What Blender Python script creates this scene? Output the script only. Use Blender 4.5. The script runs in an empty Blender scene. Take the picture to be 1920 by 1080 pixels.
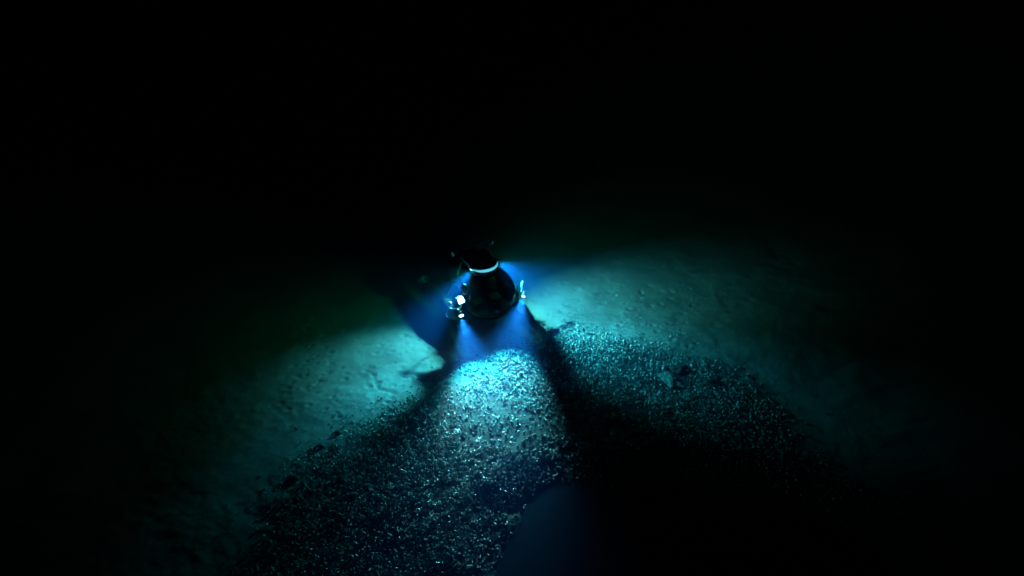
import bpy, bmesh, math, random
import numpy as np
from mathutils import Vector, Matrix

R = math.radians
random.seed(7)
rng = np.random.default_rng(7)
sc = bpy.context.scene
C = sc.collection

# ------------------------------------------------------------------ camera
cam_d = bpy.data.cameras.new('camera')
cam = bpy.data.objects.new('camera', cam_d); C.objects.link(cam)
cam_d.sensor_width = 36.0
cam_d.lens = 38.6
cam_d.clip_end = 500
cam.location = (0.66, -32.6, 23.0)
cam.rotation_euler = (R(90 - 33), 0, 0)
sc.camera = cam

# ------------------------------------------------------------------ world: no daylight reaches the deep sea
w = bpy.data.worlds.new('World'); sc.world = w
w.use_nodes = True
w.node_tree.nodes['Background'].inputs[0].default_value = (0, 0, 0, 1)
w.node_tree.nodes['Background'].inputs[1].default_value = 0.0

sc.view_settings.view_transform = 'Standard'
sc.view_settings.look = 'None'
sc.view_settings.exposure = 0.0
sc.view_settings.gamma = 1.0
cy = sc.cycles
cy.use_denoising = True
cy.volume_bounces = 0
cy.max_bounces = 6
cy.diffuse_bounces = 2
cy.glossy_bounces = 2
cy.transparent_max_bounces = 12
cy.sample_clamp_indirect = 3.0
cy.use_light_tree = False

YAW = R(29)
SUB = Vector((-0.19, -0.31, 0.45))

# ------------------------------------------------------------------ helpers
def tag(o, label=None, cat=None, group=None, kind=None):
    if label: o['label'] = label
    if cat: o['category'] = cat
    if group: o['group'] = group
    if kind: o['kind'] = kind
    return o

def link(name, me, mats, parent=None, smooth=True):
    o = bpy.data.objects.new(name, me); C.objects.link(o)
    for m in (mats if isinstance(mats, (list, tuple)) else [mats]):
        me.materials.append(m)
    if parent: o.parent = parent
    if smooth:
        me.polygons.foreach_set('use_smooth', [True] * len(me.polygons))
    return o

def obj(name, bm, mat, parent=None, smooth=True, bevel=0.0, sub=0):
    me = bpy.data.meshes.new(name); bm.normal_update(); bm.to_mesh(me); bm.free()
    o = link(name, me, mat, parent, smooth)
    if bevel:
        b = o.modifiers.new('bevel', 'BEVEL'); b.width = bevel; b.segments = 3; b.limit_method = 'ANGLE'
    if sub:
        s = o.modifiers.new('sub', 'SUBSURF'); s.levels = sub; s.render_levels = sub
    return o

def NB(): return bmesh.new()

def add_box(bm, c, s, rot=None):
    M = Matrix.Translation(c) @ (rot or Matrix.Identity(4)) @ Matrix.Diagonal((s[0], s[1], s[2], 1))
    bmesh.ops.create_cube(bm, size=1.0, matrix=M)

def frame(d):
    return Vector(d).to_track_quat('Z', 'Y').to_matrix().to_4x4()

def add_lathe(bm, o, d, prof, seg=24):
    """prof: (distance along d, radius)"""
    M = Matrix.Translation(o) @ frame(d)
    rings = []
    for z, r in prof:
        if r < 1e-5: rings.append([bm.verts.new(M @ Vector((0, 0, z)))]); continue
        rings.append([bm.verts.new(M @ Vector((r * math.cos(2 * math.pi * k / seg), r * math.sin(2 * math.pi * k / seg), z))) for k in range(seg)])
    for a, b in zip(rings, rings[1:]):
        for k in range(seg):
            k2 = (k + 1) % seg
            if len(a) == 1 and len(b) == 1: continue
            if len(a) == 1: bm.faces.new((a[0], b[k2], b[k]))
            elif len(b) == 1: bm.faces.new((a[k], a[k2], b[0]))
            else: bm.faces.new((a[k], a[k2], b[k2], b[k]))

def add_tube(bm, pts, r, seg=10, closed=False):
    pts = [Vector(p) for p in pts]; n = len(pts); rings = []
    up = Vector((0.13, 0.21, 0.97)).normalized()
    for i, p in enumerate(pts):
        a = pts[(i - 1) % n] if (closed or i > 0) else p
        b = pts[(i + 1) % n] if (closed or i < n - 1) else p
        t = (b - a).normalized()
        s = t.cross(up)
        if s.length < 1e-3: s = t.cross(Vector((1, 0, 0)))
        s.normalize(); u = s.cross(t).normalized()
        rr = r[i] if isinstance(r, (list, tuple)) else r
        rings.append([bm.verts.new(p + (s * math.cos(2 * math.pi * k / seg) + u * math.sin(2 * math.pi * k / seg)) * rr) for k in range(seg)])
    m = n if closed else n - 1
    for i in range(m):
        a, b = rings[i], rings[(i + 1) % n]
        for k in range(seg):
            bm.faces.new((a[k], a[(k + 1) % seg], b[(k + 1) % seg], b[k]))
    if not closed:
        bm.faces.new(rings[0]); bm.faces.new(rings[-1][::-1])

# ------------------------------------------------------------------ materials
def mat(name, col, rough=0.5, metal=0.0, var=0.12, scale=6.0, bump=0.0, spec=0.5):
    m = bpy.data.materials.new(name); m.use_nodes = True
    nt = m.node_tree; N = nt.nodes; L = nt.links; b = N['Principled BSDF']
    tc = N.new('ShaderNodeTexCoord'); no = N.new('ShaderNodeTexNoise')
    no.inputs['Scale'].default_value = scale; no.inputs['Detail'].default_value = 6
    L.new(tc.outputs['Object'], no.inputs['Vector'])
    mx = N.new('ShaderNodeMix'); mx.data_type = 'RGBA'
    mx.inputs['A'].default_value = (*[c * (1 - var) for c in col], 1)
    mx.inputs['B'].default_value = (*[min(1, c * (1 + var)) for c in col], 1)
    L.new(no.outputs['Fac'], mx.inputs['Factor']); L.new(mx.outputs['Result'], b.inputs['Base Color'])
    b.inputs['Roughness'].default_value = rough; b.inputs['Metallic'].default_value = metal
    b.inputs['Specular IOR Level'].default_value = spec
    if bump:
        bp = N.new('ShaderNodeBump'); bp.inputs['Strength'].default_value = bump; bp.inputs['Distance'].default_value = 0.02
        L.new(no.outputs['Fac'], bp.inputs['Height']); L.new(bp.outputs['Normal'], b.inputs['Normal'])
    return m

M_float = mat('painted_float', (0.02, 0.022, 0.025), 0.5, var=0.3)
M_white = mat('white_gelcoat', (0.75, 0.78, 0.74), 0.3, var=0.06)
M_dark = mat('black_rubber', (0.03, 0.03, 0.035), 0.6)
M_metal = mat('steel', (0.35, 0.36, 0.37), 0.32, 0.9)
M_seat = mat('seat_fabric', (0.04, 0.045, 0.05), 0.8)
M_rock = mat('rock_crust', (0.07, 0.07, 0.06), 0.9, var=0.6, scale=3, bump=1.0)
M_slab = mat('pale_carbonate', (0.22, 0.22, 0.19), 0.85, var=0.4, scale=3, bump=0.8)
M_pale = mat('bleached_shell', (0.72, 0.72, 0.68), 0.4, var=0.15, scale=20)

def emit(name, col, s):
    m = bpy.data.materials.new(name); m.use_nodes = True
    b = m.node_tree.nodes['Principled BSDF']
    b.inputs['Base Color'].default_value = (0.6, 0.6, 0.6, 1)
    b.inputs['Emission Color'].default_value = (*col, 1); b.inputs['Emission Strength'].default_value = s
    return m
M_lens = emit('lit_lens', (0.2, 0.5, 1.0), 14.0)
M_lens_low = emit('lit_lens_low', (0.3, 0.6, 1.0), 50.0)
M_rim_glow = emit('painted_rim_glow', (0.08, 0.45, 1.0), 2.4)  # emission standing in for light caught on the fairing's front rim
M_panel = emit('lit_panel', (0.3, 0.6, 1.0), 26.0)

def glass():
    m = bpy.data.materials.new('smoked_acrylic'); m.use_nodes = True
    N = m.node_tree.nodes; L = m.node_tree.links; N.clear()
    out = N.new('ShaderNodeOutputMaterial'); t = N.new('ShaderNodeBsdfTransparent'); g = N.new('ShaderNodeBsdfGlossy')
    t.inputs[0].default_value = (0.20, 0.25, 0.27, 1); g.inputs['Roughness'].default_value = 0.03
    g.inputs[0].default_value = (0.8, 0.8, 0.8, 1)
    f = N.new('ShaderNodeFresnel'); f.inputs[0].default_value = 1.12
    mx = N.new('ShaderNodeMixShader'); L.new(f.outputs[0], mx.inputs[0]); L.new(t.outputs[0], mx.inputs[1]); L.new(g.outputs[0], mx.inputs[2])
    L.new(mx.outputs[0], out.inputs[0])
    return m
M_glass = glass()

def mud():
    m = bpy.data.materials.new('mud'); m.use_nodes = True
    nt = m.node_tree; N = nt.nodes; L = nt.links; b = N['Principled BSDF']
    ge = N.new('ShaderNodeNewGeometry')
    n1 = N.new('ShaderNodeTexNoise'); n1.inputs['Scale'].default_value = 0.7; n1.inputs['Detail'].default_value = 9; n1.inputs['Roughness'].default_value = 0.62
    n2 = N.new('ShaderNodeTexNoise'); n2.inputs['Scale'].default_value = 7.0; n2.inputs['Detail'].default_value = 5
    for n in (n1, n2): L.new(ge.outputs['Position'], n.inputs['Vector'])
    r = N.new('ShaderNodeValToRGB'); r.color_ramp.elements[0].position = 0.3; r.color_ramp.elements[1].position = 0.72
    r.color_ramp.elements[0].color = (0.17, 0.17, 0.155, 1); r.color_ramp.elements[1].color = (0.36, 0.35, 0.32, 1)
    L.new(n1.outputs['Fac'], r.inputs[0])
    # fine burrow mouths: small dark specks
    v = N.new('ShaderNodeTexVoronoi'); v.inputs['Scale'].default_value = 3.2; v.inputs['Randomness'].default_value = 1.0
    L.new(ge.outputs['Position'], v.inputs['Vector'])
    mr = N.new('ShaderNodeMapRange'); mr.inputs['From Min'].default_value = 0.07; mr.inputs['From Max'].default_value = 0.13
    mr.inputs['To Min'].default_value = 0.55; mr.inputs['To Max'].default_value = 1.0
    L.new(v.outputs['Distance'], mr.inputs['Value'])
    # mud between the mussels is darker, black sulphide silt: own attribute of the sheet
    at = N.new('ShaderNodeAttribute'); at.attribute_name = 'silt'
    mx = N.new('ShaderNodeMix'); mx.data_type = 'RGBA'; mx.inputs['B'].default_value = (0.035, 0.042, 0.04, 1)
    mu = N.new('ShaderNodeVectorMath'); mu.operation = 'SCALE'
    L.new(r.outputs[0], mu.inputs[0]); L.new(mr.outputs[0], mu.inputs['Scale'])
    L.new(mu.outputs[0], mx.inputs['A']); L.new(at.outputs['Fac'], mx.inputs['Factor']); L.new(mx.outputs['Result'], b.inputs['Base Color'])
    b.inputs['Roughness'].default_value = 0.85
    b.inputs['Specular IOR Level'].default_value = 0.2
    bp = N.new('ShaderNodeBump'); bp.inputs['Strength'].default_value = 0.5; bp.inputs['Distance'].default_value = 0.03
    L.new(n2.outputs['Fac'], bp.inputs['Height']); L.new(bp.outputs['Normal'], b.inputs['Normal'])
    return m

def shellmat():
    m = bpy.data.materials.new('mussel_shell'); m.use_nodes = True
    nt = m.node_tree; N = nt.nodes; L = nt.links; b = N['Principled BSDF']
    at = N.new('ShaderNodeAttribute'); at.attribute_name = 'shell'
    L.new(at.outputs['Color'], b.inputs['Base Color'])
    b.inputs['Roughness'].default_value = 0.3; b.inputs['IOR'].default_value = 1.75
    b.inputs['Subsurface Weight'].default_value = 0.45; b.inputs['Subsurface Radius'].default_value = (1, 1, 1); b.inputs['Subsurface Scale'].default_value = 0.04; b.inputs['Coat Weight'].default_value = 0.3; b.inputs['Coat Roughness'].default_value = 0.2
    return m
M_mud = mud(); M_shell = shellmat()

def brine():
    m = bpy.data.materials.new('brine'); m.use_nodes = True
    nt = m.node_tree; N = nt.nodes; L = nt.links; b = N['Principled BSDF']
    b.inputs['Base Color'].default_value = (0.003, 0.010, 0.018, 1); b.inputs['Roughness'].default_value = 0.22
    b.inputs['IOR'].default_value = 1.15
    ge = N.new('ShaderNodeNewGeometry'); n = N.new('ShaderNodeTexNoise'); n.inputs['Scale'].default_value = 0.8
    L.new(ge.outputs['Position'], n.inputs['Vector'])
    bp = N.new('ShaderNodeBump'); bp.inputs['Strength'].default_value = 0.15; bp.inputs['Distance'].default_value = 0.05
    L.new(n.outputs['Fac'], bp.inputs['Height']); L.new(bp.outputs['Normal'], b.inputs['Normal'])
    return m

# ------------------------------------------------------------------ water haze (closed box round everything)
bm = NB(); add_box(bm, (0, 7, 11.5), (124, 104, 27.4))
hm = bpy.data.materials.new('sea_water'); hm.use_nodes = True
N = hm.node_tree.nodes; N.clear(); ho = N.new('ShaderNodeOutputMaterial'); pv = N.new('ShaderNodeVolumePrincipled')
pv.inputs['Color'].default_value = (0.035, 0.16, 0.57, 1)
pv.inputs['Absorption Color'].default_value = (0.5, 0.8, 1.0, 1)
pv.inputs['Density'].default_value = 0.048
pv.inputs['Anisotropy'].default_value = 0.0
hm.node_tree.links.new(pv.outputs[0], ho.inputs['Volume'])
haze = obj('haze', bm, hm, smooth=False)
tag(haze, 'dark blue sea water all round the submersible, lit only in its lamp beams', 'sea water', kind='stuff')

# ------------------------------------------------------------------ noise and polygons
def hash2(ix, iy, s):
    h = (ix * 374761393 + iy * 668265263 + s * 982451653) & 0xffffffff
    h = ((h ^ (h >> 13)) * 1274126177) & 0xffffffff
    return ((h ^ (h >> 16)) & 0xffff) / 65535.0

def vnoise(x, y, s=0):
    ix = np.floor(x).astype(np.int64); iy = np.floor(y).astype(np.int64)
    fx = x - ix; fy = y - iy; fx = fx * fx * (3 - 2 * fx); fy = fy * fy * (3 - 2 * fy)
    a = hash2(ix, iy, s); b = hash2(ix + 1, iy, s); c = hash2(ix, iy + 1, s); d = hash2(ix + 1, iy + 1, s)
    return (a * (1 - fx) + b * fx) * (1 - fy) + (c * (1 - fx) + d * fx) * fy

def fbm(x, y, oct=4, s=0):
    t = 0; a = 0.5
    for o in range(oct):
        t = t + a * (vnoise(x * 2 ** o, y * 2 ** o, s + o) - 0.5); a *= 0.5
    return t

OUTER = [(10.36, -7.86), (9.93, -5.38), (8.87, -3.73), (7.46, -2.41), (5.93, -1.33), (4.29, -0.62), (2.9, -0.19), (1.9, -0.25), (1.3, -0.62),
         (0.66, -1.25), (0.1, -1.6), (-0.45, -2.05), (-1.35, -2.75), (-2.2, -3.6), (-2.71, -4.02), (-3.53, -4.71), (-4.61, -5.77),
         (-5.33, -6.66), (-6.05, -7.86), (-6.52, -9.22), (-6.6, -10.89), (-6.8, -13.0), (-6.5, -16.5), (15, -16.5), (14.0, -11.0)]
POOL = [(9.2, -7.3), (7.15, -6.9), (5.5, -6.7), (3.82, -6.75), (2.32, -6.66), (1.32, -6.78), (0.66, -7.51), (0.02, -8.55), (-0.57, -9.86),
        (-0.9, -11.67), (-0.8, -15.5), (13, -15.5), (11.8, -10.0)]

def polydist(px, py, P):
    """signed distance, negative inside"""
    d = np.full(px.shape, 1e9); ins = np.zeros(px.shape, bool); n = len(P)
    for i in range(n):
        x0, y0 = P[i]; x1, y1 = P[(i + 1) % n]
        ex, ey = x1 - x0, y1 - y0
        t = np.clip(((px - x0) * ex + (py - y0) * ey) / (ex * ex + ey * ey), 0, 1)
        d = np.minimum(d, np.hypot(px - x0 - t * ex, py - y0 - t * ey))
        c = ((y0 > py) != (y1 > py)) & (px < (x1 - x0) * (py - y0) / (y1 - y0 + 1e-12) + x0)
        ins ^= c
    return np.where(ins, -d, d)

def linedist(px, py, P):
    d = np.full(px.shape, 1e9)
    for (x0, y0), (x1, y1) in zip(P, P[1:]):
        ex, ey = x1 - x0, y1 - y0
        t = np.clip(((px - x0) * ex + (py - y0) * ey) / (ex * ex + ey * ey), 0, 1)
        d = np.minimum(d, np.hypot(px - x0 - t * ex, py - y0 - t * ey))
    return d

CRACKS = [[(-4.36, -2.2), (-4.2, -2.5), (-4.09, -2.71), (-3.98, -3.1), (-3.92, -3.3), (-3.79, -3.45), (-3.37, -3.59)],
          [(-2.45, 0.3), (-2.6, -0.1), (-2.72, -0.35)]]
PITS = rng.uniform((-7, -5.5, 0.04, 0), (7.5, 3.5, 0.11, 1), (420, 4))

def sm(a, b, v):
    t = np.clip((v - a) / (b - a), 0, 1); return t * t * (3 - 2 * t)

def terrain(x, y):
    so = polydist(x, y, OUTER) + 0.9 * fbm(x * 0.9, y * 0.9, 4, 11)
    sp = polydist(x, y, POOL) + 0.7 * fbm(x * 0.9, y * 0.9, 4, 23)
    z = 0.28 * fbm(x * 0.16, y * 0.16, 3, 3) + 0.10 * fbm(x * 0.8, y * 0.8, 4, 5)
    rough = sm(-0.1, 0.15, fbm(x * 0.45, y * 0.45, 2, 31))
    z = z + (0.035 + 0.06 * rough) * fbm(x * 3.1, y * 3.1, 3, 9)
    z = z + 0.05 * sm(1.0, -1.0, so) * sm(-0.2, 0.8, sp)
    z = z - 0.30 * sm(0.8, -1.6, sp) - 0.35 * sm(-0.7, -2.8, sp)
    return z, so, sp

def terrain_detail(x, y):
    z, so, sp = terrain(x, y)
    for c in CRACKS:
        jx = x + 0.15 * fbm(x * 3, y * 3, 2, 41); jy = y + 0.15 * fbm(x * 3, y * 3, 2, 43)
        z = z - 0.035 * np.exp(-(linedist(jx, jy, c) / 0.05) ** 2)
    for px, py, pr, k in PITS:
        m = (np.abs(x - px) < 0.5) & (np.abs(y - py) < 0.5)
        if m.any():
            d2 = ((x[m] - px) ** 2 + (y[m] - py) ** 2) / pr ** 2
            z[m] += -0.045 * np.exp(-d2) + 0.018 * k * np.exp(-(np.sqrt(d2) - 1.6) ** 2 * 2)
    return z, so, sp

def axis(lo, a, b, hi, step):
    mid = list(np.arange(a, b, step)); out = []; v = a; s = step
    while v > lo: s *= 1.12; v -= s; out.append(max(v, lo))
    out = out[::-1]; v = mid[-1]; s = step; hi_ = []
    while v < hi: s *= 1.12; v += s; hi_.append(min(v, hi))
    return np.array(out + mid + hi_)

ax = axis(-60, -10.5, 11.5, 60, 0.055); ay = axis(-43, -12.0, 7.0, 57, 0.055)
X, Y = np.meshgrid(ax, ay); nx, ny = len(ax), len(ay)
Z, SO, SP = terrain_detail(X.ravel().copy(), Y.ravel().copy())
co = np.stack([X.ravel(), Y.ravel(), Z], 1)
ii = (np.arange(ny - 1)[:, None] * nx + np.arange(nx - 1)[None]).ravel()
faces = np.stack([ii, ii + 1, ii + nx + 1, ii + nx], 1)

def np_mesh(name, co, faces):
    me = bpy.data.meshes.new(name); nv, nf = len(co), len(faces); k = faces.shape[1]
    me.vertices.add(nv); me.vertices.foreach_set('co', co.astype(np.float32).ravel())
    me.loops.add(nf * k); me.loops.foreach_set('vertex_index', faces.astype(np.int32).ravel())
    me.polygons.add(nf); me.polygons.foreach_set('loop_start', np.arange(0, nf * k, k, dtype=np.int32))
    me.polygons.foreach_set('loop_total', np.full(nf, k, dtype=np.int32))
    me.update(calc_edges=True)
    return me

gm = np_mesh('sea_floor', co, faces)
sa = gm.attributes.new('silt', 'FLOAT', 'POINT')
sa.data.foreach_set('value', (sm(0.9, -1.0, SO)).astype(np.float32))
ground = link('sea_floor', gm, M_mud); tag(ground, kind='structure')

# brine lies as a still dark sheet in the hollow
bm = NB()
pp = [(9.9, -7.0), (7.15, -6.0), (5.5, -5.9), (3.82, -5.9), (2.0, -5.9), (0.9, -6.2), (0.0, -7.3), (-0.6, -8.3), (-1.3, -9.7), (-1.7, -11.67), (-1.7, -16.3), (14, -16.3), (12.8, -10.0)]
bm.faces.new([bm.verts.new((x, y, -0.25)) for x, y in pp])
pool = obj('brine_pool', bm, brine(), smooth=False); tag(pool, kind='structure')

# ------------------------------------------------------------------ mussels
def mussel_mesh(var):
    """teardrop bivalve shell standing on its narrow end: long axis z, 0..1"""
    r = np.random.default_rng(100 + var)
    nr, ns = 7, 8; v = []; f = []; colr = []
    bend = r.uniform(-0.12, 0.12); gape = r.uniform(0.0, 0.10)
    prof = [0.02, 0.12, 0.20, 0.25, 0.25, 0.19, 0.07]
    for i in range(nr):
        t = i / (nr - 1)
        for k in range(ns):
            a = 2 * math.pi * k / ns
            wd = prof[i]; th = wd * 0.62
            x = wd * math.cos(a) + bend * math.sin(t * math.pi); yv = th * math.sin(a)
            if k % (ns // 2) == 0: x *= 1.06
            v.append((x, yv, t))
    for i in range(nr - 1):
        for k in range(ns):
            f.append((i * ns + k, i * ns + (k + 1) % ns, (i + 1) * ns + (k + 1) % ns, (i + 1) * ns + k))
    T = np.array([p[2] for p in v])
    return np.array(v), np.array(f), T
VARS = [mussel_mesh(k) for k in range(6)]

def rotmats(az, tilt, spin):
    ca, sa_ = np.cos(az), np.sin(az); ct, st = np.cos(tilt), np.sin(tilt); cs, ss = np.cos(spin), np.sin(spin)
    Rz = np.zeros((len(az), 3, 3)); Rz[:, 0, 0] = ca; Rz[:, 0, 1] = -sa_; Rz[:, 1, 0] = sa_; Rz[:, 1, 1] = ca; Rz[:, 2, 2] = 1
    Ry = np.zeros_like(Rz); Ry[:, 0, 0] = ct; Ry[:, 0, 2] = st; Ry[:, 2, 0] = -st; Ry[:, 2, 2] = ct; Ry[:, 1, 1] = 1
    Rs = np.zeros_like(Rz); Rs[:, 0, 0] = cs; Rs[:, 0, 1] = -ss; Rs[:, 1, 0] = ss; Rs[:, 1, 1] = cs; Rs[:, 2, 2] = 1
    return Rz @ Ry @ Rs

n0 = 140000
cx = rng.uniform(-8.5, 12.5, n0); cyy = rng.uniform(-13.5, 0.8, n0)
cz, so, sp = terrain(cx, cyy)
clump = fbm(cx * 1.3, cyy * 1.3, 3, 71)
patchy = fbm(cx * 0.5, cyy * 0.5, 3, 83)
den = sm(0.7, -1.0, so) * (0.62 + 2.0 * clump)
den = np.where(so > -0.1, den + 0.02 * sm(1.8, 0.0, so), den)
den *= np.where(patchy < -0.16, 0.35, 1.0)
den *= sm(-1.5, 0.5, sp)
keep = (rng.uniform(0, 1, n0) < den * 0.92)
# bare spots where the clumps of rock lie
for bx, by, br in ((6.2, -2.85, 0.5), (-5.2, -6.4, 0.25)):
    keep &= np.hypot(cx - bx, cyy - by) > br
cx, cyy, cz = cx[keep], cyy[keep], cz[keep]
n = len(cx); print('mussels', n, flush=True)
L_ = rng.uniform(0.075, 0.14, n); az = rng.uniform(0, 6.283, n); tilt = np.abs(rng.normal(1.05, 0.4, n)).clip(0, 1.5); spin = rng.uniform(0, 6.283, n)
RM = rotmats(az, tilt, spin)
u = rng.uniform(0, 1, n)
pale = np.where(u > 0.64, rng.uniform(0.6, 0.82, n), np.where(u > 0.5, rng.uniform(0.25, 0.45, n), rng.uniform(0.09, 0.19, n)))
tint = rng.uniform(-0.05, 0.05, (n, 1)) * np.array([[1, 0, -1]]) + np.array([[1.02, 1.0, 0.9]])
base_col = pale[:, None] * tint
var = rng.integers(0, 6, n)
# the 300 that show largest: the nearest ones lit by the forward lamps
near = (cx > -2.6) & (cx < 2.6) & (cyy < -3.0)
score = np.where(near, L_ * 6 - cyy * 0.35 - np.abs(cx - 0.1) * 0.3, -99)
score += rng.uniform(0, 1.2, n)
order = np.argsort(-score)
single = order[:300]; mass = order[300:]

def col_for(T, c):
    worn = 1.0 + 0.5 * (T < 0.2) + 0.18 * (T > 0.8)
    return np.clip(c[None, :] * worn[:, None], 0, 0.9)

cos, fcs, cls, off = [], [], [], 0
for k in mass:
    v, f, T = VARS[var[k]]
    p = (v * L_[k]) @ RM[k].T + np.array([cx[k], cyy[k], cz[k] - 0.015])
    cos.append(p); fcs.append(f + off); cls.append(col_for(T, base_col[k])); off += len(v)
me = np_mesh('mussel_bed', np.concatenate(cos), np.concatenate(fcs))
a = me.color_attributes.new('shell', 'FLOAT_COLOR', 'POINT')
cc = np.concatenate(cls); a.data.foreach_set('color', np.concatenate([cc, np.ones((len(cc), 1))], 1).astype(np.float32).ravel())
bed = link('mussel_bed', me, M_shell)
tag(bed, 'wide bed of dark and pale mussels crowding the mud rim of the brine pool', 'mussel bed', kind='stuff')

protos = []
for vk in range(6):
    for pc in (0.08, 0.2, 0.3, 0.7):
        v, f, T = VARS[vk]
        m_ = np_mesh('mussel', v, f); a = m_.color_attributes.new('shell', 'FLOAT_COLOR', 'POINT')
        cc = col_for(T, np.array([pc * 1.02, pc, pc * 0.9])); a.data.foreach_set('color', np.concatenate([cc, np.ones((len(cc), 1))], 1).astype(np.float32).ravel())
        m_.materials.append(M_shell); m_.polygons.foreach_set('use_smooth', [True] * len(m_.polygons))
        protos.append((vk, pc, m_))
for k in single:
    best = min(protos, key=lambda q: (q[0] != var[k], abs(q[1] - pale[k])))
    o = bpy.data.objects.new('mussel', best[2]); C.objects.link(o)
    M4 = Matrix.Identity(4)
    for i_ in range(3):
        for j_ in range(3): M4[i_][j_] = RM[k][i_, j_] * L_[k]
    M4.translation = (cx[k], cyy[k], cz[k] - 0.015); o.matrix_world = M4
    tag(o, 'small mussel standing in the bed between submersible and brine pool', 'mussel', 'mussels nearest the pool edge in the forward beams')

# ------------------------------------------------------------------ loose things on the floor
def gz(x, y): return float(terrain(np.array([x]), np.array([y]))[0][0])

def rock(x, y, s, seed, label, m, flat=0.5, rz=0, name='rock', cat='rock', group=None):
    r = random.Random(seed); bm = NB(); bmesh.ops.create_icosphere(bm, subdivisions=4, radius=1.0)
    offs = [Vector((r.uniform(-9, 9), r.uniform(-9, 9), r.uniform(-9, 9))) for _ in range(3)]
    from mathutils import noise
    for v in bm.verts:
        d = 1 + 0.45 * noise.noise(v.co * 1.2 + offs[0]) + 0.22 * noise.noise(v.co * 3 + offs[1]) + 0.1 * noise.noise(v.co * 7 + offs[2])
        v.co = Vector((v.co.x * s[0], v.co.y * s[1], v.co.z * s[2])) * d
    o = obj(name, bm, m); o.location = (x, y, gz(x, y) + s[2] * 0.25); o.rotation_euler = (0, 0, rz)
    return tag(o, label, cat, group)

rock(-5.35, -6.45, (0.15, 0.12, 0.1), 1, 'small black rock at the left tip of the mussel bed', M_rock)
rock(-4.9, -5.75, (0.12, 0.10, 0.08), 2, 'dark rock lump on bare mud above the left mussels', M_rock)
rock(-5.95, -7.9, (0.17, 0.14, 0.1), 3, 'low black rock in the gloom at lower left of the bed', M_rock)
rock(6.45, -2.45, (0.3, 0.2, 0.13), 4, 'black rock beside the pale flat slab right of the submersible', M_rock)
rock(7.4, -3.2, (0.3, 0.2, 0.1), 5, 'broad black rock among mussels at far right', M_rock)
rock(6.05, -3.0, (0.28, 0.5, 0.09), 6, 'pale flat slab lying among mussels right of the submersible', M_slab, rz=0.5, name='stone_slab', cat='slab')

def crab(x, y, s, label):
    """squat pale crab, legs spread"""
    bm = NB(); bmesh.ops.create_uvsphere(bm, u_segments=14, v_segments=8, radius=1.0, matrix=Matrix.Diagonal((0.38, 0.45, 0.16, 1)))
    for sd in (-1, 1):
        for j in range(4):
            a = R(-50 + 34 * j); d = Vector((sd * math.cos(a), math.sin(a), 0))
            add_tube(bm, [d * 0.3, d * 0.75 + Vector((0, 0, 0.16)), d * 1.15 + Vector((0, 0.05, -0.14))], [0.09, 0.07, 0.03], 7)
        add_tube(bm, [(sd * .2, -.3, 0), (sd * .45, -.75, .08), (sd * .25, -1.15, .02), (sd * .1, -1.35, 0)], [0.09, 0.09, 0.15, 0.03], 7)
    for v in bm.verts: v.co *= s
    o = obj('crab', bm, M_pale); o.location = (x, y, gz(x, y) + 0.13); o.rotation_euler = (R(-8), 0, random.uniform(-0.5, 0.5))
    return tag(o, label, 'crab', 'pale crabs on the mussel bed')
crab(-1.09, -5.8, 0.14, 'larger pale spread-legged crab on the left side of the lit mussels')
crab(-0.38, -6.21, 0.10, 'smaller pale crab on mussels near the pool edge')

# ------------------------------------------------------------------ submersible (front is -Y before turning)
sub = bpy.data.objects.new('submersible', None); C.objects.link(sub)
sub.location = SUB; sub.rotation_euler = (0, 0, YAW)
tag(sub, 'dark bubble-hulled submersible hovering over the sea floor with four lit floodlights', 'submersible')
MW = Matrix.Translation(SUB) @ Matrix.Rotation(YAW, 4, 'Z'); MI = MW.inverted()
SC = Vector((0, 0, 1.38))

bm = NB(); bmesh.ops.create_uvsphere(bm, u_segments=64, v_segments=32, radius=0.98, matrix=Matrix.Translation(SC))
hull = obj('acrylic_sphere', bm, M_glass, sub)
# inside: floor tray, two seats, console
bm = NB(); add_lathe(bm, (0, 0, 0.78), (0, 0, 1), [(-.06, .0), (-.06, .55), (0, .72), (0.03, .72), (0.03, 0)], 32); obj('cabin_floor', bm, M_dark, sub)
for sx in (-.33, .33):
    bm = NB(); add_box(bm, (sx, .12, 1.02), (.42, .44, .16)); seat = obj('seat', bm, M_seat, sub, bevel=.05)
    bm = NB(); add_box(bm, (sx, .40, 1.36), (.40, .13, .62), Matrix.Rotation(R(-10), 4, 'X')); obj('backrest', bm, M_seat, seat, bevel=.05)
bm = NB(); add_box(bm, (0, -.42, .98), (.5, .18, .3), Matrix.Rotation(R(-25), 4, 'X')); obj('console', bm, M_dark, sub, bevel=.03)

# top collar and hatch
bm = NB(); add_lathe(bm, (0, .38, 2.18), (0, 0, 1), [(-.02, .44), (-.02, .50), (.14, .50), (.16, .46), (.16, .36), (.0, .36)], 40); obj('hatch_collar', bm, M_metal, sub)
bm = NB(); add_lathe(bm, (0, .38, 2.34), (0, 0, 1), [(0, .36), (.05, .36), (.10, .30), (.13, .2), (.14, 0)], 40); hatch = obj('hatch', bm, M_dark, sub)
bm = NB(); add_tube(bm, [(-.14, .38, 2.45), (-.14, .38, 2.53), (.14, .38, 2.53), (.14, .38, 2.45)], .018); obj('handle', bm, M_metal, hatch)

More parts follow.
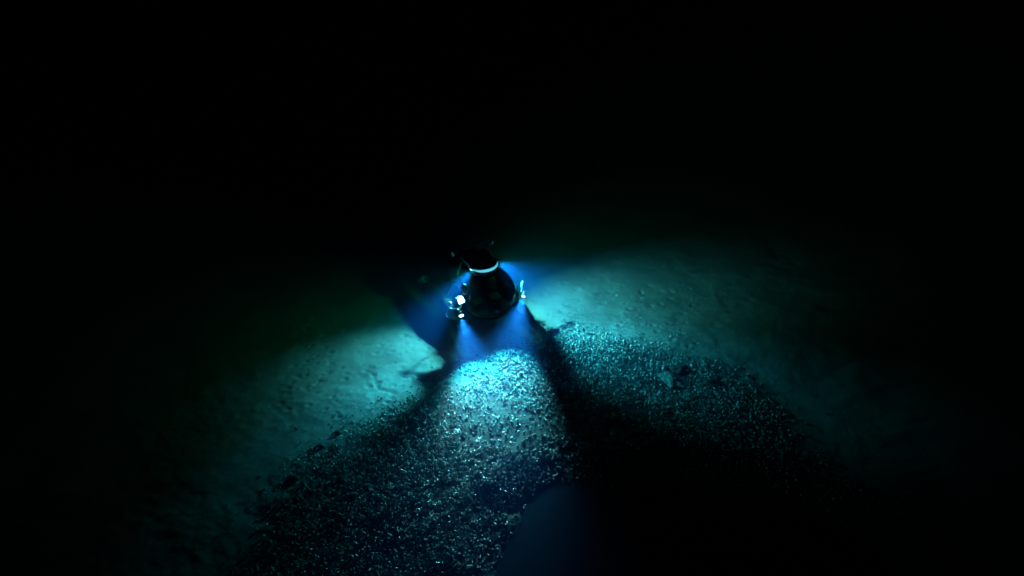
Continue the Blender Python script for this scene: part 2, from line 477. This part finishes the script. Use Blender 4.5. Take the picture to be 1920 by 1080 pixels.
# U-shaped white fairing around the hatch
def upath(w, f, b, r=16):
    p = [(-w, b)]
    for k in range(r + 1):
        a = math.pi + math.pi * k / r
        p.append((w * math.cos(a), 0.32 + (f + 0.32) * math.sin(a)))
    p.append((w, b)); return p
bm = NB()
o1 = upath(.50, .10, 1.15); i1 = upath(.40, .0, 1.15)
def loft(bm, rings):
    rr = [[bm.verts.new(p) for p in r] for r in rings]; m = len(rr)
    for a_ in range(m):
        b_ = (a_ + 1) % m
        for k in range(len(rr[0]) - 1):
            bm.faces.new((rr[a_][k], rr[a_][k + 1], rr[b_][k + 1], rr[b_][k]))
    bm.faces.new([r[0] for r in rr]); bm.faces.new([r[-1] for r in rr][::-1])
loft(bm, [[(x, y, 2.34) for x, y in o1], [(x * 1.0, y, 2.44) for x, y in o1], [(x, y, 2.47) for x, y in upath(.47, .07, 1.15)],
          [(x, y, 2.47) for x, y in i1], [(x, y, 2.34) for x, y in i1]])
fairing = obj('deck_fairing', bm, M_white, sub)
bm = NB()
for x in (-.3, 0, .3): add_box(bm, (x * .8, .78, 2.36), (.22, .72, .05))
obj('deck_plate', bm, M_dark, sub, smooth=False, bevel=.01)
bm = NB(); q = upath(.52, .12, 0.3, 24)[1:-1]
add_tube(bm, [(x, y, 2.38) for x, y in q], [.012 + .034 * math.sin(math.pi * k / (len(q) - 1)) ** 3 for k in range(len(q))], 10); obj('rim_highlight', bm, M_rim_glow, sub)  # added glowing tube paints the rim's highlight; not a lamp
# back rail with stubs
bm = NB(); add_tube(bm, [(-.70, 1.12, 2.3), (-.70, 1.14, 2.62), (-.64, 1.15, 2.68), (.64, 1.15, 2.68), (.70, 1.14, 2.62), (.70, 1.12, 2.3)], .018, 8)
obj('rail', bm, M_metal, sub)
for sx in (-1, 1):
    bm = NB(); add_lathe(bm, (sx * .76, 1.12, 2.55), (sx * .3, 0, 1), [(0, 0), (0, .05), (.16, .05), (.2, .02), (.2, 0)], 14); obj('beacon', bm, M_white, sub)

# pontoons with thrusters, skids
for sx in (-1, 1):
    bm = NB()
    secs = [(-.02, .08, .05), (.04, .20, .18), (.25, .27, .28), (.6, .30, .34), (1.3, .30, .34), (2.0, .27, .38), (2.4, .16, .2), (2.5, .05, .06)]
    rings = []
    for yy, wx, hz in secs:
        rings.append([bm.verts.new((sx * 1.16 + .8 * wx * (abs(math.cos(t)) ** .7) * (1 if math.cos(t) > 0 else -1), yy, .72 + hz * (abs(math.sin(t)) ** .7) * (1 if math.sin(t) > 0 else -1))) for t in [2 * math.pi * k / 20 for k in range(20)]])
    for a_, b_ in zip(rings, rings[1:]):
        for k in range(20): bm.faces.new((a_[k], b_[k], b_[(k + 1) % 20], a_[(k + 1) % 20]))
    bm.faces.new(rings[0]); bm.faces.new(rings[-1][::-1])
    pon = obj('pontoon', bm, M_float, sub, sub=1)
    bm = NB(); add_tube(bm, [(sx * 1.2, -.45, .38), (sx * 1.2, -.3, .26), (sx * 1.2, 2.0, .26), (sx * 1.2, 2.15, .38)], .04); 
    for yy in (0, .9, 1.8): add_tube(bm, [(sx * 1.2, yy, .26), (sx * 1.26, yy, .55)], .03)
    obj('skid', bm, M_metal, sub)
    bm = NB(); add_lathe(bm, (sx * 1.3, 2.45, .9), (0, 1, 0), [(0, .20), (0, .24), (.22, .24), (.22, .20), (0, .20)], 28)
    th = obj('thruster', bm, M_dark, sub)
    bm = NB(); add_lathe(bm, (sx * 1.3, 2.4, .9), (0, 1, 0), [(0, 0), (0, .05), (.2, .05), (.24, 0)], 14)
    for k in range(4):
        add_box(bm, (sx * 1.3, 2.56, .9), (.36, .012, .05), Matrix.Rotation(R(45 * k), 4, 'Y'))
    obj('propeller', bm, M_metal, th)
    # cross arms to the sphere
    bm = NB(); add_tube(bm, [(sx * .9, .1, 1.55), (sx * 1.15, .1, 1.25)], .05); add_tube(bm, [(sx * .72, .9, 1.9), (sx * 1.1, 1.0, 1.0)], .035)
    add_tube(bm, [(sx * .56, .9, 2.36), (sx * .72, .9, 1.9)], .05)
    obj('strut', bm, M_dark, sub)
# stern body behind the sphere
bm = NB(); bmesh.ops.create_uvsphere(bm, u_segments=24, v_segments=14, radius=1.0, matrix=Matrix.Translation((0, 1.45, 1.5)) @ Matrix.Diagonal((.72, .85, .68, 1)))
obj('stern_body', bm, M_dark, sub)

# lamps ---------------------------------------------------------------
def spot(name, parent, pos, aim_w, energy, ang, blend, col, rad=0.07):
    d = bpy.data.lights.new(name, 'SPOT'); d.energy = energy; d.spot_size = R(ang); d.spot_blend = blend; d.color = col; d.shadow_soft_size = rad
    o = bpy.data.objects.new(name, d); C.objects.link(o); o.parent = parent
    aim = MI @ Vector(aim_w); dr = (aim - Vector(pos)).normalized()
    o.location = Vector(pos) + dr * 0.10
    o.rotation_euler = dr.to_track_quat('-Z', 'Y').to_euler()
    return dr

def lamp(pos, aim_w, energy, ang, blend, col, lens, r=.075, name='floodlight', label=None, core=None, spill=0, ccol=(0.015, 0.32, 1.0)):
    pos = Vector(pos); dr = (MI @ Vector(aim_w) - pos).normalized()
    bm = NB(); add_lathe(bm, pos - dr * .16, dr, [(0, 0), (0, r * .5), (.05, r * .85), (.16, r * 1.1), (.22, r * 1.15), (.22, r), (.19, r * .9)], 20)
    body = obj(name, bm, M_metal, sub)
    if label: body['label'] = label
    bm = NB(); add_lathe(bm, pos + dr * .03, dr, [(0, 0), (0, r * .92), (.03, r * .82), (.055, r * .5), (.062, 0)], 20); obj('lens', bm, lens, body)
    spot('lamp', body, pos, aim_w, energy, ang, blend, col)
    if spill: spot('lamp', body, pos, aim_w, spill, 165, 1.0, (0.0, 0.38, 0.24))
    if core: spot('lamp', body, pos, core[0], core[1], core[2], 1.0, ccol)
    return body

TEAL = (0.04, 0.37, 0.84); COOL = (0.02, 0.44, 0.95)
lamp((-.47, .25, 2.42), (-2.6, -1.8, 0), 6000, 77, .85, TEAL, M_lens, core=((-3.3, -4.3, 0), 4000, 50), ccol=(0.015, .34, .9), spill=850)
lamp((.50, .25, 2.42), (2.8, .9, 0), 6600, 79, .85, TEAL, M_lens, core=((3.9, -1.5, 0), 7200, 58), ccol=(0.015, 0.34, 0.9), spill=850)
lamp((-1.25, -.36, 1.10), (-.35, -3.1, 0), 9500, 60, 1.0, COOL, M_lens_low, core=((-0.4, -4.4, 0), 7800, 50), ccol=(.16, .50, 1.0), r=.09)
lamp((1.25, -.36, 1.10), (.30, -3.1, 0), 9500, 60, 1.0, COOL, M_lens, core=((0.35, -4.2, 0), 7800, 50), ccol=(.16, .50, 1.0))
# arms that carry the lower lamps
bm = NB(); add_tube(bm, [(1.25, -.2, 1.17), (1.28, -.15, 1.40), (1.33, -.12, 1.50), (1.34, -.06, 1.44)], [.03, .04, .05, .03], 10); obj('lamp_arm', bm, M_white, sub)
bm = NB(); add_tube(bm, [(-1.25, -.2, 1.17), (-1.16, -.18, 1.28), (-1.12, -.17, 1.40)], .035, 10); obj('lamp_arm', bm, M_white, sub)
# bright square lamp box
bm = NB(); add_box(bm, (-1.18, -.17, 1.56), (.24, .16, .22), Matrix.Rotation(R(-20), 4, 'X') @ Matrix.Rotation(R(-12), 4, 'Y')); bx = obj('lamp_box', bm, M_white, sub, bevel=.03)
bm = NB(); add_box(bm, (-1.18, -.275, 1.59), (.21, .03, .19), Matrix.Rotation(R(-20), 4, 'X') @ Matrix.Rotation(R(-12), 4, 'Y')); obj('lit_panel', bm, M_panel, bx, bevel=.02)
bm = NB(); add_lathe(bm, (-1.0, -.22, 1.80), (-.05, .0, 1), [(0, 0), (0, .09), (.05, .11), (.30, .11), (.36, .07), (.37, 0)], 18); obj('shadow_blocker', bm, M_dark, sub)  # added dark cylinder, placed to lengthen the left floodlight's shadow
# camera pod and cable
bm = NB(); add_lathe(bm, (-1.56, -.05, 1.36), (.5, .25, .65), [(0, 0), (0, .04), (.10, .045), (.13, .055), (.17, .045), (.17, 0)], 16)
obj('camera_pod', bm, M_white, sub)
bm = NB(); add_tube(bm, [(-1.58, -.1, 1.32), (-1.46, -.22, 1.30), (-1.36, -.3, 1.34), (-1.26, -.36, 1.42)], .022, 8)
add_tube(bm, [(-1.56, -.05, 1.36), (-1.64, -.05, 1.1), (-1.62, .05, .85)], .012, 6); obj('cable', bm, M_white, sub)
